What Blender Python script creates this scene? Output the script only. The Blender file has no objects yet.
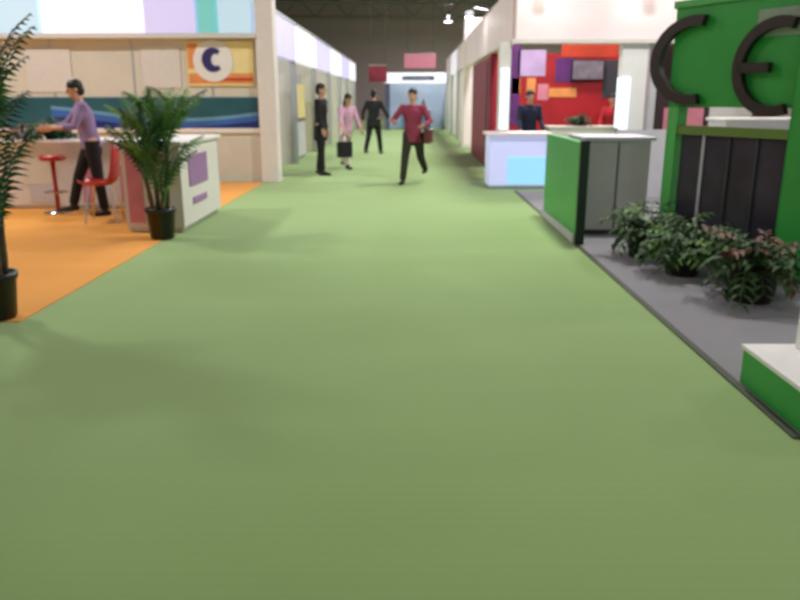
import bpy, bmesh, math, random
from mathutils import Vector, Matrix, Euler
random.seed(7)
PI = math.pi
R = math.radians
scene = bpy.context.scene
col = scene.collection
F = 740.0
PITCH = math.atan(201 / F)
YAW = R(.75)
CAMZ = 1.5


def ray(px, py):
    a = (px - 400) / F; b = (300 - py) / F
    y = math.cos(PITCH) + b * math.sin(PITCH); z = -math.sin(PITCH) + b * math.cos(PITCH)
    c, s = math.cos(YAW), math.sin(YAW)
    return Vector((c * a - s * y, s * a + c * y, z))


def at(px, py, Y):
    d = ray(px, py); t = Y / d.y
    return Vector((d.x * t, Y, CAMZ + d.z * t))


# ------------------------------------------------------------------ materials
def lin(c):
    return tuple((v / 12.92 if v <= .04045 else ((v + .055) / 1.055) ** 2.4) for v in [x / 255 for x in c])


MATS = {}


def mat(name, rgb, rough=.6, metal=0, var=.10, scale=14, emit=0, bump=0, spec=.5, trans=0, coat=0):
    if name in MATS:
        return MATS[name]
    m = bpy.data.materials.new(name); m.use_nodes = True
    nt = m.node_tree; b = nt.nodes['Principled BSDF']
    c = lin(rgb)
    tc = nt.nodes.new('ShaderNodeTexCoord'); nz = nt.nodes.new('ShaderNodeTexNoise')
    nz.inputs['Scale'].default_value = scale; nz.inputs['Detail'].default_value = 4
    nt.links.new(tc.outputs['Object'], nz.inputs['Vector'])
    rp = nt.nodes.new('ShaderNodeValToRGB')
    rp.color_ramp.elements[0].position = .3; rp.color_ramp.elements[1].position = .7
    rp.color_ramp.elements[0].color = (*[max(0, v * (1 - var)) for v in c], 1)
    rp.color_ramp.elements[1].color = (*[min(1, v * (1 + var)) for v in c], 1)
    nt.links.new(nz.outputs['Fac'], rp.inputs['Fac'])
    nt.links.new(rp.outputs['Color'], b.inputs['Base Color'])
    b.inputs['Roughness'].default_value = rough; b.inputs['Metallic'].default_value = metal
    b.inputs['Specular IOR Level'].default_value = spec
    b.inputs['Transmission Weight'].default_value = trans
    b.inputs['Coat Weight'].default_value = coat
    if emit:
        nt.links.new(rp.outputs['Color'], b.inputs['Emission Color'])
        b.inputs['Emission Strength'].default_value = emit
    if bump:
        bp = nt.nodes.new('ShaderNodeBump'); bp.inputs['Strength'].default_value = bump
        bp.inputs['Distance'].default_value = .01
        nt.links.new(nz.outputs['Fac'], bp.inputs['Height']); nt.links.new(bp.outputs['Normal'], b.inputs['Normal'])
    MATS[name] = m
    return m


def carpet_mat(name, rgb, rib=40, var=.07, stripe_axis='Y'):
    """needle felt carpet: soft mottling, fibre noise and fine ribs across"""
    m = bpy.data.materials.new(name); m.use_nodes = True
    nt = m.node_tree; b = nt.nodes['Principled BSDF']; L = nt.links
    c = lin(rgb)
    tc = nt.nodes.new('ShaderNodeTexCoord')
    n1 = nt.nodes.new('ShaderNodeTexNoise'); n1.inputs['Scale'].default_value = .55; n1.inputs['Detail'].default_value = 3
    n2 = nt.nodes.new('ShaderNodeTexNoise'); n2.inputs['Scale'].default_value = 160; n2.inputs['Detail'].default_value = 3
    w = nt.nodes.new('ShaderNodeTexWave'); w.wave_type = 'BANDS'; w.bands_direction = stripe_axis
    w.inputs['Scale'].default_value = rib / 6.28; w.inputs['Distortion'].default_value = .35; w.inputs['Detail'].default_value = 2
    mp = nt.nodes.new('ShaderNodeMapping'); mp.inputs['Scale'].default_value = (.12, 1.6, 1)
    n3 = nt.nodes.new('ShaderNodeTexNoise'); n3.inputs['Scale'].default_value = 1.8; n3.inputs['Detail'].default_value = 2
    for n in (n1, n2, w): L.new(tc.outputs['Object'], n.inputs['Vector'])
    L.new(tc.outputs['Object'], mp.inputs['Vector']); L.new(mp.outputs['Vector'], n3.inputs['Vector'])

    def ma(op, a, bb, clamp=False):
        n = nt.nodes.new('ShaderNodeMath'); n.operation = op
        for i, v in enumerate((a, bb)):
            if isinstance(v, (int, float)): n.inputs[i].default_value = v
            else: L.new(v, n.inputs[i])
        return n.outputs[0]
    s = ma('ADD', ma('MULTIPLY', n1.outputs['Fac'], .35), ma('MULTIPLY', n2.outputs['Fac'], .25))
    s = ma('ADD', s, ma('MULTIPLY', w.outputs['Fac'], .07))
    s = ma('ADD', s, ma('MULTIPLY', n3.outputs['Fac'], .28))
    rp = nt.nodes.new('ShaderNodeValToRGB')
    rp.color_ramp.elements[0].position = .3; rp.color_ramp.elements[1].position = .72
    rp.color_ramp.elements[0].color = (*[v * (1 - var * 1.6) for v in c], 1)
    rp.color_ramp.elements[1].color = (*[min(1, v * (1 + var * 1.6)) for v in c], 1)
    L.new(s, rp.inputs['Fac']); L.new(rp.outputs['Color'], b.inputs['Base Color'])
    b.inputs['Roughness'].default_value = .95; b.inputs['Specular IOR Level'].default_value = .15
    b.inputs['Sheen Weight'].default_value = .25; b.inputs['Sheen Roughness'].default_value = .5
    bp = nt.nodes.new('ShaderNodeBump'); bp.inputs['Strength'].default_value = .35; bp.inputs['Distance'].default_value = .004
    L.new(s, bp.inputs['Height']); L.new(bp.outputs['Normal'], b.inputs['Normal'])
    return m


# ------------------------------------------------------------------ mesh kit
class MB:
    def __init__(self, off=(0, 0, 0)):
        self.bm = bmesh.new(); self.off = Vector(off)

    def box(self, x0, x1, y0, y1, z0, z1, M=None, bev=0):
        r = bmesh.ops.create_cube(self.bm, size=1)
        vs = r['verts']
        for v in vs:
            v.co = Vector(((x0 + x1) / 2 + v.co.x * (x1 - x0), (y0 + y1) / 2 + v.co.y * (y1 - y0), (z0 + z1) / 2 + v.co.z * (z1 - z0)))
            if M is not None: v.co = M @ v.co
        if bev:
            es = list({e for v in vs for e in v.link_edges})
            bmesh.ops.bevel(self.bm, geom=es, offset=bev, segments=2, affect='EDGES', profile=.6)
        return self

    def loft(self, pts, radii, seg=14, xref=(1, 0, 0), capped=True, round_cap=True):
        """tapered tube through pts; radii are r or (rx, ry) with rx along xref"""
        bm = self.bm
        pts = [Vector(p) for p in pts]; rad = [(r, r) if isinstance(r, (int, float)) else r for r in radii]
        if round_cap:
            d0 = (pts[0] - pts[1]).normalized(); d1 = (pts[-1] - pts[-2]).normalized()
            P, Q = [], []
            for a in (80, 50, 25):
                k = min(rad[0]); P.append(pts[0] + d0 * k * math.sin(R(a))); Q.append((rad[0][0] * math.cos(R(a)), rad[0][1] * math.cos(R(a))))
            P += pts; Q += rad
            for a in (25, 50, 80):
                k = min(rad[-1]); P.append(pts[-1] + d1 * k * math.sin(R(a))); Q.append((rad[-1][0] * math.cos(R(a)), rad[-1][1] * math.cos(R(a))))
            pts, rad = P, Q
        rings = []
        n = len(pts)
        for i, p in enumerate(pts):
            t = (pts[min(i + 1, n - 1)] - pts[max(i - 1, 0)]).normalized()
            x = Vector(xref) - t * t.dot(Vector(xref))
            if x.length < .2: x = Vector((0, 1, .01)) - t * t.dot(Vector((0, 1, .01)))
            x.normalize(); y = t.cross(x)
            rings.append([bm.verts.new(p + x * rad[i][0] * math.cos(2 * PI * k / seg) + y * rad[i][1] * math.sin(2 * PI * k / seg)) for k in range(seg)])
        for a, b in zip(rings, rings[1:]):
            for k in range(seg):
                bm.faces.new((a[k], a[(k + 1) % seg], b[(k + 1) % seg], b[k]))
        if capped:
            bm.faces.new(list(reversed(rings[0]))); bm.faces.new(rings[-1])
        return self

    def tube(self, pts, r, seg=10):
        rr = r if isinstance(r, (list, tuple)) else [r] * len(pts)
        return self.loft(pts, list(rr), seg, round_cap=False)

    def lathe(self, prof, c=(0, 0, 0), seg=28):
        bm = self.bm; rings = []
        for r, z in prof:
            if r < 1e-5: rings.append([bm.verts.new((c[0], c[1], c[2] + z))])
            else: rings.append([bm.verts.new((c[0] + r * math.cos(2 * PI * k / seg), c[1] + r * math.sin(2 * PI * k / seg), c[2] + z)) for k in range(seg)])
        for a, b in zip(rings, rings[1:]):
            for k in range(seg):
                q = [a[k % len(a)], a[(k + 1) % len(a)], b[(k + 1) % len(b)], b[k % len(b)]]
                u = []
                for v in q:
                    if v not in u: u.append(v)
                if len(u) > 2: bm.faces.new(u)
        return self

    def ball(self, c, r, M=None):
        if isinstance(r, (int, float)): r = (r, r, r)
        res = bmesh.ops.create_uvsphere(self.bm, u_segments=18, v_segments=12, radius=1)
        for v in res['verts']:
            p = Vector((v.co.x * r[0], v.co.y * r[1], v.co.z * r[2]))
            if M is not None: p = M @ p
            v.co = p + Vector(c)
        return self

    def prism(self, outline, f0, f1):
        """outline: list of 2D points; f0/f1 map a 2D point to the two faces"""
        bm = self.bm
        a = [bm.verts.new(f0(p)) for p in outline]; b = [bm.verts.new(f1(p)) for p in outline]
        n = len(a)
        bm.faces.new(list(reversed(a))); bm.faces.new(b)
        for k in range(n): bm.faces.new((a[k], a[(k + 1) % n], b[(k + 1) % n], b[k]))
        return self

    def build(self, name, m, parent=None, smooth=False, M=None, remesh=0, sm=2):
        bm = self.bm
        if M is not None: bm.transform(M)
        bmesh.ops.translate(bm, verts=bm.verts, vec=-self.off)
        bmesh.ops.recalc_face_normals(bm, faces=bm.faces)
        me = bpy.data.meshes.new(name); bm.to_mesh(me); bm.free()
        o = bpy.data.objects.new(name, me); col.objects.link(o)
        me.materials.append(m)
        if smooth or remesh:
            for p in me.polygons: p.use_smooth = True
        if remesh:
            r = o.modifiers.new('r', 'REMESH'); r.mode = 'VOXEL'; r.voxel_size = remesh; r.use_smooth_shade = True
            s = o.modifiers.new('s', 'SMOOTH'); s.factor = .5; s.iterations = sm
        if parent: o.parent = parent
        else: o.location = self.off
        return o


def tag(o, label, cat, group=None, kind=None):
    if label: o['label'] = label
    if cat: o['category'] = cat
    if group: o['group'] = group
    if kind: o['kind'] = kind
    return o


def thing(name, label, cat, loc=(0, 0, 0), rz=0, group=None):
    o = bpy.data.objects.new(name, None); col.objects.link(o)
    o.location = loc; o.rotation_euler = (0, 0, rz); o.empty_display_size = .1
    return tag(o, label, cat, group)


def copy_tree(o, parent=None):
    c = o.copy(); col.objects.link(c)
    if parent: c.parent = parent
    for ch in list(o.children): copy_tree(ch, c)
    return c


def struct(name, mb, m):
    return tag(mb.build(name, m), None, None, kind='structure')


# ------------------------------------------------------------------ palette
m_green_carpet = carpet_mat('green felt carpet', (134, 164, 98), rib=34, var=.045)
m_orange_carpet = carpet_mat('orange felt carpet', (224, 148, 34), rib=34, var=.09)
m_grey_carpet = carpet_mat('grey felt carpet', (128, 126, 132), rib=50, var=.1)
m_trim = mat('carpet tape', (60, 66, 52), .7)
m_conc = mat('hall concrete', (196, 174, 180), .85, bump=.2)
m_ceil = mat('hall roof sheet', (196, 170, 182), .9, var=.12, scale=.4)
m_steel = mat('truss steel', (130, 128, 130), .5, .3)
m_beige = mat('beige panel', (212, 208, 194), .75, var=.05, scale=2)
m_white = mat('white laminate', (236, 234, 232), .45, var=.02)
m_offwhite = mat('off white laminate', (218, 214, 208), .5, var=.03)
m_pinkwhite = mat('pinkish white board', (246, 228, 230), .55, var=.05, scale=1.5)
m_pillar = mat('pale pillar', (228, 218, 214), .6, var=.03)
m_grey = mat('grey laminate', (190, 182, 180), .5, var=.05, scale=3)
m_lgrey = mat('light grey laminate', (196, 194, 200), .5, var=.05, scale=3)
m_dgrey = mat('dark grey', (60, 60, 66), .5)
m_black = mat('black plastic', (18, 18, 20), .4)
m_letter = mat('brown black letter face', (38, 24, 22), .45, var=.15)
m_green = mat('bright green board', (50, 160, 66), .4, var=.10, scale=1.6)
m_green2 = mat('light green post', (84, 178, 90), .45, var=.06, scale=2)
m_olive = mat('olive beam', (104, 130, 54), .5, var=.1, scale=2)
m_glass_dark = mat('smoked glass', (56, 52, 68), .3, var=.35, scale=2.4, spec=.35)
m_alu = mat('aluminium profile', (190, 192, 196), .35, .8, var=.03)
m_red = mat('red board', (170, 24, 36), .5, var=.18, scale=2)
m_maroon = mat('maroon banner', (128, 26, 52), .6, var=.2, scale=1.5)
m_orange = mat('orange print', (232, 150, 84), .5, var=.12, scale=3)
m_orange_red = mat('orange red print', (196, 62, 36), .5, var=.15, scale=3)
m_yellow = mat('pale yellow print', (242, 224, 160), .5, var=.08, scale=2)
m_purple = mat('violet print', (96, 40, 112), .5, var=.2, scale=4)
m_lavender = mat('lavender print', (196, 168, 214), .5, var=.12, scale=3)
m_teal = mat('deep teal print', (34, 88, 100), .4, var=.2, scale=2)
m_blue = mat('blue wave print', (54, 102, 180), .4, var=.15, scale=2)
m_navy = mat('navy print', (20, 38, 126), .4, var=.1, scale=2)
m_lblue = mat('light blue wave print', (104, 156, 190), .4, var=.1, scale=2)
m_logo = mat('indigo logo', (48, 40, 104), .4, var=.05)
m_pinkprint = mat('pink print', (214, 130, 150), .5, var=.1, scale=6)
m_violet_txt = mat('violet lettering print', (150, 110, 160), .5, var=.1, scale=20)
m_redplastic = mat('red plastic', (176, 34, 34), .35, var=.05, coat=.3)
m_chrome = mat('chrome', (200, 200, 205), .18, 1, var=.02)
m_pot = mat('black pot', (16, 16, 20), .35, var=.1)
m_brownpot = mat('dark brown pot', (40, 30, 26), .45, var=.15)
m_soil = mat('soil', (42, 30, 22), .95, var=.3, scale=60, bump=.6)
m_bark = mat('palm bark', (84, 70, 48), .85, var=.3, scale=40, bump=.6)
m_leaf = mat('palm leaf', (90, 138, 58), .5, var=.25, scale=5)
m_leafd = mat('dark palm leaf', (30, 74, 44), .5, var=.3, scale=5)
m_leafl = mat('yellow green leaf', (104, 150, 56), .5, var=.25, scale=8)
m_leaffern = mat('fern leaf', (52, 84, 36), .6, var=.35, scale=9)
m_leafbrown = mat('reddish brown leaf', (110, 74, 56), .6, var=.3, scale=9)


def light_mat(name, rgb, e): return mat(name, rgb, .4, emit=e, var=.02, scale=.8)


m_lb_white = light_mat('lit white box', (240, 238, 252), .5)
m_lb_lav = light_mat('lit lavender box', (206, 200, 242), .42)
m_lb_blue = light_mat('lit pale blue box', (190, 220, 240), .38)
m_lb_teal = light_mat('lit teal box', (120, 200, 196), .35)
m_lb_counter = light_mat('lit blue counter front', (150, 208, 250), .55)
m_lb_counter2 = light_mat('lit lavender counter front', (196, 200, 244), .45)
m_lb_tube = light_mat('lit white column', (226, 244, 255), .8)
m_lamp = light_mat('lamp lens', (255, 250, 240), 14)

skin = mat('skin', (206, 158, 132), .55, var=.04)
m_hair = mat('black hair', (22, 18, 18), .5, var=.3, scale=60)
m_hairb = mat('dark brown hair', (48, 32, 26), .5, var=.3, scale=60)
m_eye = mat('eye', (30, 22, 20), .2)
m_lip = mat('lips', (160, 86, 82), .5)


def cloth(n, rgb): return mat(n, rgb, .85, var=.12, scale=9, bump=.3)


# ------------------------------------------------------------------ hall shell
struct('floor', MB().box(-26, 24, -6, 64, -.1, 0), m_green_carpet)
struct('ceiling', MB().box(-26, 24, -6, 64, 9, 9.2), m_ceil)
struct('wall_left', MB().box(-26.2, -26, -6, 64, 0, 9), m_conc)
struct('wall_right', MB().box(24, 24.2, -6, 64, 0, 9), m_conc)
struct('wall_far', MB().box(-26, 24, 64, 64.2, 0, 9), m_conc)

# roof trusses across the hall, in the stretch of roof the lens can see and the bay before it
def truss(Y, label):
    t = thing('roof_truss', label, 'roof truss', (0, Y, 9), 0, 'steel roof trusses')
    a = MB().box(-26, 24, -.1, .1, -.24, 0); a.build('top_chord', m_steel, t)
    a = MB().box(-26, 24, -.09, .09, -1.5, -1.34); a.build('bottom_chord', m_steel, t)
    a = MB(); x = -26; k = 0
    while x < 24 - .1:
        z0, z1 = (-.2, -1.4) if k % 2 == 0 else (-1.4, -.2)
        a.tube([(x, 0, z0), (min(x + 1.25, 24), 0, z1)], .05, 6); x += 1.25; k += 1
    a.build('web', m_steel, t)
for Y, lb in ((36, 'nearest steel roof truss in view, across the dark hall ceiling'), (44, 'second steel roof truss, between the nearest and the farthest'),
              (52, 'third steel roof truss, above the far end of the aisle'), (60, 'farthest steel roof truss, just before the end wall of the hall')):
    truss(Y, lb)

# hall lamps
def lamp_proto():
    t = thing('hall_lamp', 'round hall lamp hanging from the roof over the aisle and booths', 'ceiling lamp', (0, 0, 6.6), 0, 'round lamps hanging from the hall roof')
    shd = MB().lathe([(.0, .42), (.10, .42), (.12, .3), (.2, .22), (.34, .05), (.36, 0), (.33, 0), (.30, .03), (0, .06)]).build('lamp_shade', m_alu, t, smooth=True)
    MB().lathe([(0, -.02), (.2, -.01), (.30, .025), (0, .03)]).build('lens', m_lamp, shd, smooth=True)
    MB().tube([(0, 0, .4), (0, 0, 2.4)], .018, 8).build('cord', m_black, t)
    return t
lp = lamp_proto()
LAMP_W = 365
lgt = bpy.data.lights.new('lamp_light', 'AREA'); lgt.shape = 'DISK'; lgt.size = .9; lgt.energy = LAMP_W; lgt.color = (1, .985, .97)
lo = bpy.data.objects.new('lamp_light', lgt); col.objects.link(lo); lo.parent = lp; lo.location = (0, 0, -.05)
lgt_dim = lgt.copy(); lgt_dim.energy = LAMP_W * .14
first = True
for iy, Y in enumerate((0, 9, 15, 22, 29, 37, 46, 54)):
    for X in (-7.6, 2.6, 12.6):
        if Y == 46 and X < 5 or Y == 54 and X < 0: continue
        t = lp if first else copy_tree(lp)
        first = False
        t.location = (X, Y, 6.6)
        for ch in t.children:
            if ch.type == 'LIGHT': ch.data = lgt_dim if iy == 0 else lgt
        if iy >= 3:      # added point light above the shade, brightens the roof
            pl = bpy.data.lights.new('roof_fill_light', 'POINT'); pl.energy = 55; pl.shadow_soft_size = .3
            po_ = bpy.data.objects.new('roof_fill_light', pl); col.objects.link(po_); po_.parent = t; po_.location = (.0, .0, .62)

# ------------------------------------------------------------------ carpets
o = MB((-8, 7.6, 0)).box(-14, -2.71, 4.9, 13.9, 0, .007).build('carpet', m_orange_carpet)
tag(o, 'orange felt carpet of the left booth under the white counters', 'carpet')
o = MB((5, 8, 0)).box(1.80, 11, 3.12, 12.6, 0, .007).build('carpet', m_grey_carpet)
tag(o, 'grey felt carpet of the right booth beneath the green frame and potted plants', 'carpet')
o = MB((1.78, 8, 0)).box(1.755, 1.80, 3.12, 12.6, 0, .010).build('edging_strip', m_trim)
tag(o, 'dark edging strip between the green aisle and the grey carpet', 'edging strip')

# ------------------------------------------------------------------ left booth (corner at Y = 14)
Y0 = 14.0
bl = thing('exhibition_booth', 'large pale booth wall at left with blue wave stripe and lit panels on top', 'booth', (-7, Y0, 0))
off = (-7, Y0, 0)
MB(off).box(-14, -2.72, Y0, Y0 + .1, 0, 2.54).build('back_panel', m_beige, bl)
for x in (-12.5, -11, -9.5, -8, -6.5, -5.02, -3.6):
    MB(off).box(x - .015, x + .015, Y0 - .012, Y0, 0, 2.54).build('panel_joint', m_alu, bl)
MB(off).box(-14, -2.78, Y0 - .03, Y0 - .014, .98, 1.53).build('stripe', m_teal, bl)
def wave(zf0, zf1, xa, xb, y0, y1, name, m, n=30):
    xs = [xa + (xb - xa) * i / n for i in range(n + 1)]
    out = [(x, zf0(x)) for x in xs] + [(x, zf1(x)) for x in reversed(xs)]
    MB(off).prism(out, lambda p: Vector((p[0], y0, p[1])), lambda p: Vector((p[0], y1, p[1]))).build(name, m, bl)
wave(lambda x: .985, lambda x: 1.10 + .10 * math.sin((x + 2.9) * 1.15), -6.6, -2.79, Y0 - .036, Y0 - .030, 'wave', m_navy)
wave(lambda x: 1.10 + .10 * math.sin((x + 2.9) * 1.15), lambda x: 1.22 + .12 * math.sin((x + 2.7) * 1.05), -6.6, -2.79, Y0 - .036, Y0 - .030, 'wave', m_blue)
wave(lambda x: 1.22 + .12 * math.sin((x + 2.7) * 1.05), lambda x: 1.28 + .12 * math.sin((x + 2.7) * 1.05), -6.6, -2.79, Y0 - .037, Y0 - .030, 'wave', m_lblue)
MB(off).box(-14, -2.74, Y0 - .05, Y0 - .001, .90, .98).build('rail', m_white, bl)
# lit panels above
secs = [(-14, -8.2, m_lb_blue), (-8.15, -6.55, m_lb_blue), (-6.5, -4.75, m_lb_white), (-4.68, -3.78, m_lb_lav), (-3.74, -3.42, m_lb_teal), (-3.38, -2.8, m_lb_blue)]
for x0, x1, m in secs:
    MB(off).box(x0, x1, Y0 - .22, Y0 + .1, 2.62, 3.42, bev=.01).build('light_panel', m, bl)
MB(off).box(-14, -2.74, Y0 - .24, Y0 + .12, 2.54, 2.62).build('fascia_rail', m_offwhite, bl)
MB(off).box(-14, -2.74, Y0 - .24, Y0 + .12, 3.42, 3.52).build('fascia_rail', m_alu, bl)
MB(off).box(-2.74, -2.42, Y0 - .2, Y0 + .16, 0, 3.9, bev=.015).build('end_pillar', m_pillar, bl)
# small round light on the wall, pinkish print beside it
MB(off).lathe([(0, 0), (.07, 0), (.08, .02), (0, .05)]).build('spotlight', m_dgrey, bl, M=Matrix.Translation(at(75, 28, Y0 - .03) ) @ Matrix.Rotation(R(90), 4, 'X'))
def flat(name, pxa, pya, pxb, pyb, Y, d, m, parent, off, bev=0):
    a, b = at(pxa, pya, Y), at(pxb, pyb, Y)
    return MB(off).box(min(a.x, b.x), max(a.x, b.x), Y - d, Y, min(a.z, b.z), max(a.z, b.z), bev=bev).build(name, m, parent)
flat('pink_print', 88, 28, 138, 38, Y0 - .012, .01, m_pinkwhite, bl, off)
flat('poster', 24, 48, 74, 92, Y0 - .014, .008, m_offwhite, bl, off)
flat('poster', 140, 46, 182, 88, Y0 - .014, .008, m_offwhite, bl, off)

# logo sign on the left wall
c = at(213, 61, Y0 - .06)
sg = thing('logo_sign', 'orange and yellow sign with white disc and indigo crescent letter', 'sign', (c.x, Y0 - .014, c.z))
so = (c.x, Y0 - .014, c.z)
p, q = at(186, 41, Y0), at(255, 86, Y0)
MB(so).box(p.x, q.x, Y0 - .04, Y0 - .014, q.z, p.z, bev=.006).build('board', m_yellow, sg)
MB(so).box(p.x + .02, q.x - .02, Y0 - .046, Y0 - .04, q.z + .04, q.z + .22).build('orange_band', m_orange, sg)
MB(so).box(p.x + .30, q.x - .02, Y0 - .050, Y0 - .046, q.z + .09, q.z + .14).build('lettering_line', m_orange_red, sg)
MB(so).box(p.x + .02, p.x + .2, Y0 - .046, Y0 - .04, q.z + .3, p.z - .04).build('orange_patch', m_orange, sg)
def disc(name, cx, cz, rx, rz, ya, yb, m, parent, off, n=40):
    out = [(cx + rx * math.cos(2 * PI * k / n), cz + rz * math.sin(2 * PI * k / n)) for k in range(n)]
    return MB(off).prism(out, lambda p: Vector((p[0], ya, p[1])), lambda p: Vector((p[0], yb, p[1]))).build(name, m, parent)
dsc = disc('disc', c.x, c.z, .36, .36, Y0 - .062, Y0 - .040, m_white, sg, so)
# crescent: fat letter c
out = []
cx, cz = c.x, c.z + .02
for k in range(25):
    t = R(48 + (312 - 48) * k / 24); out.append((cx + .20 * math.cos(t), cz + .21 * math.sin(t)))
for k in range(25):
    t = R(300 - (300 - 60) * k / 24); out.append((cx + .05 + .085 * math.cos(t), cz + .105 * math.sin(t)))
MB(so).prism(out, lambda p: Vector((p[0], Y0 - .075, p[1])), lambda p: Vector((p[0], Y0 - .062, p[1]))).build('crescent_letter', m_logo, dsc)

# ------------------------------------------------------------------ counters, left
def letters(txt, size, loc, rot, m, parent, name='lettering', ext=.004, align='CENTER'):
    cu = bpy.data.curves.new(name, 'FONT'); cu.body = txt; cu.size = size; cu.extrude = ext
    cu.align_x = align; cu.align_y = 'CENTER'
    ob = bpy.data.objects.new(name, cu); col.objects.link(ob)
    dg = bpy.context.evaluated_depsgraph_get(); me = bpy.data.meshes.new_from_object(ob.evaluated_get(dg))
    bpy.data.objects.remove(ob)
    n = bpy.data.objects.new(name, me); col.objects.link(n); me.materials.clear(); me.materials.append(m)
    n.location = loc; n.rotation_euler = rot; n.parent = parent
    return n

cbox = thing('reception_counter', 'white box counter at the aisle corner with violet print on its side', 'counter', (-2.95, 9.1, 0))
co = (-2.95, 9.1, 0)
MB(co).box(-3.27, -2.60, 8.45, 10.15, .06, 1.0, bev=.006).build('body', m_offwhite, cbox)
MB(co).box(-3.31, -2.56, 8.40, 10.20, 1.0, 1.04, bev=.006).build('counter_top', m_white, cbox)
MB(co).box(-3.24, -2.63, 8.48, 10.1, .007, .06).build('plinth', m_alu, cbox)
MB(co).box(-3.22, -3.05, 8.435, 8.45, .12, .93).build('pink_print', m_pinkprint, cbox)
MB(co).box(-2.6, -2.588, 8.75, 9.55, .50, .86, bev=.003).build('side_print', m_violet_txt, cbox)
MB(co).box(-2.6, -2.588, 8.85, 9.45, .28, .36, bev=.003).build('side_print', m_violet_txt, cbox)

cl = thing('reception_counter', 'long white counter behind the orange carpet with pink and green prints', 'counter', (-4.7, 10.6, 0))
co = (-4.7, 10.6, 0)
MB(co).box(-5.75, -3.60, 10.30, 10.85, .06, .92, bev=.006).build('body', m_offwhite, cl)
MB(co).box(-5.82, -3.56, 10.24, 10.92, .92, .96, bev=.006).build('counter_top', m_white, cl)
MB(co).box(-5.7, -3.65, 10.34, 10.8, .007, .06).build('plinth', m_alu, cl)
for x0, x1, m, z0, z1 in ((-5.35, -4.95, m_beige, .35, .85), (-5.3, -4.9, m_lgrey, .10, .34), (-4.55, -4.42, m_pinkprint, .1, .6), (-4.02, -3.92, m_pinkprint, .1, .62)):
    MB(co).box(x0, x1, 10.288, 10.30, z0, z1, bev=.003).build('front_print', m, cl)

# ------------------------------------------------------------------ plants
def leaflet(bm, base, d, up, L, w, droop=.3):
    d = d.normalized(); s = d.cross(up)
    if s.length < 1e-3: s = d.cross(Vector((1, 0, 0)))
    s.normalize()
    p0 = base; p1 = base + d * L * .5 + Vector((0, 0, -droop * L * .1)); p2 = base + d * L + Vector((0, 0, -droop * L * .45))
    lift = Vector((0, 0, w * .25))
    v = [bm.verts.new(x) for x in (p0, p1 + s * w * .5 + lift, p1, p1 - s * w * .5 + lift, p2)]
    bm.faces.new((v[0], v[2], v[1])); bm.faces.new((v[0], v[3], v[2])); bm.faces.new((v[2], v[4], v[1])); bm.faces.new((v[3], v[4], v[2]))

def frond(base, az, elev, L, lw, nl=16, droop=1.0):
    mb = MB(); pts = []; p = Vector(base); e = elev
    n = 12
    for i in range(n + 1):
        pts.append(p.copy())
        d = Vector((math.cos(az) * math.cos(e), math.sin(az) * math.cos(e), math.sin(e)))
        p += d * L / n; e -= R(115) * droop / n * (.35 + 1.1 * i / n)
    mb.loft(pts, [.009 * (1 - .8 * i / n) + .001 for i in range(n + 1)], 5, round_cap=False)
    for k in range(nl):
        f = .22 + .78 * k / (nl - 1); i = min(int(f * n), n - 1); q = pts[i].lerp(pts[i + 1], f * n - i)
        t = (pts[i + 1] - pts[i]).normalized(); side = t.cross(Vector((0, 0, 1)))
        if side.length < .05: side = Vector((-math.sin(az), math.cos(az), 0))
        side.normalize(); l = lw * math.sin(PI * (.18 + .78 * (f - .22) / .78)) + .05
        for s in (1, -1):
            leaflet(mb.bm, q, side * s + t * .75 + Vector((0, 0, .1)), t.cross(side * s) * s, l * random.uniform(.9, 1.1), .034, 1.0)
    return mb

def pot(t, r, h, m, rim=True):
    prof = [(0, 0), (r * .74, 0), (r * .80, .02), (r * .96, h - .05), (r * 1.04, h - .045), (r * 1.06, h), (r * .93, h), (r * .9, h - .06), (0, h - .06)]
    pt_ = MB().lathe(prof).build('pot', m, t, smooth=True)
    mb = MB().lathe([(0, h - .045), (r * .5, h - .04), (r * .9, h - .055)])
    mb.build('soil', m_soil, pt_, smooth=True)

def palm(loc, H, r, ph, stems, nf, L, lw, m, label, cat='potted palm', elev=(35, 82), mpot=None, spread=1.0, seed=1):
    random.seed(seed)
    t = thing('potted_palm', label, cat, loc)
    pot(t, r, ph, mpot or m_pot)
    for s in range(stems):
        a = 2 * PI * s / stems + .6; bx, by = .45 * r * math.cos(a) * (stems > 1), .45 * r * math.sin(a) * (stems > 1)
        top = Vector((bx * 1.8, by * 1.8, H * (1 - .55 * s / max(1, stems - 1)) * random.uniform(.95, 1.05)))
        pts = [Vector((bx, by, ph - .08)).lerp(top, k / 6) for k in range(7)]
        MB().loft(pts, [.030 - .002 * k + (.004 if k % 2 else 0) for k in range(7)], 8, round_cap=False).build('trunk', m_bark, t, smooth=True)
        for k in range(nf):
            az = 2 * PI * (k + .37 * s) / nf + random.uniform(-.25, .25)
            el = R(random.uniform(*elev)); b = pts[-1] - Vector((0, 0, random.uniform(0, .12)))
            frond(b, az, el, L * random.uniform(.8, 1.1), lw, 15, spread).build('frond', m if random.random() < .7 else (m_leafd if m is m_leaf else m_leaf), t)
    return t

palm((-2.74, 8.08, .007), 1.05, .16, .34, 4, 8, .80, .19, m_leaf, 'potted palm with black pot in front of the white box counter', elev=(66, 89), seed=3, spread=.55)
palm((-2.90, 4.98, .007), 1.25, .15, .33, 5, 7, .85, .18, m_leafd, 'dark potted palm in black pot at the left edge on the carpet corner', elev=(74, 90), seed=5, spread=.55)

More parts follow.
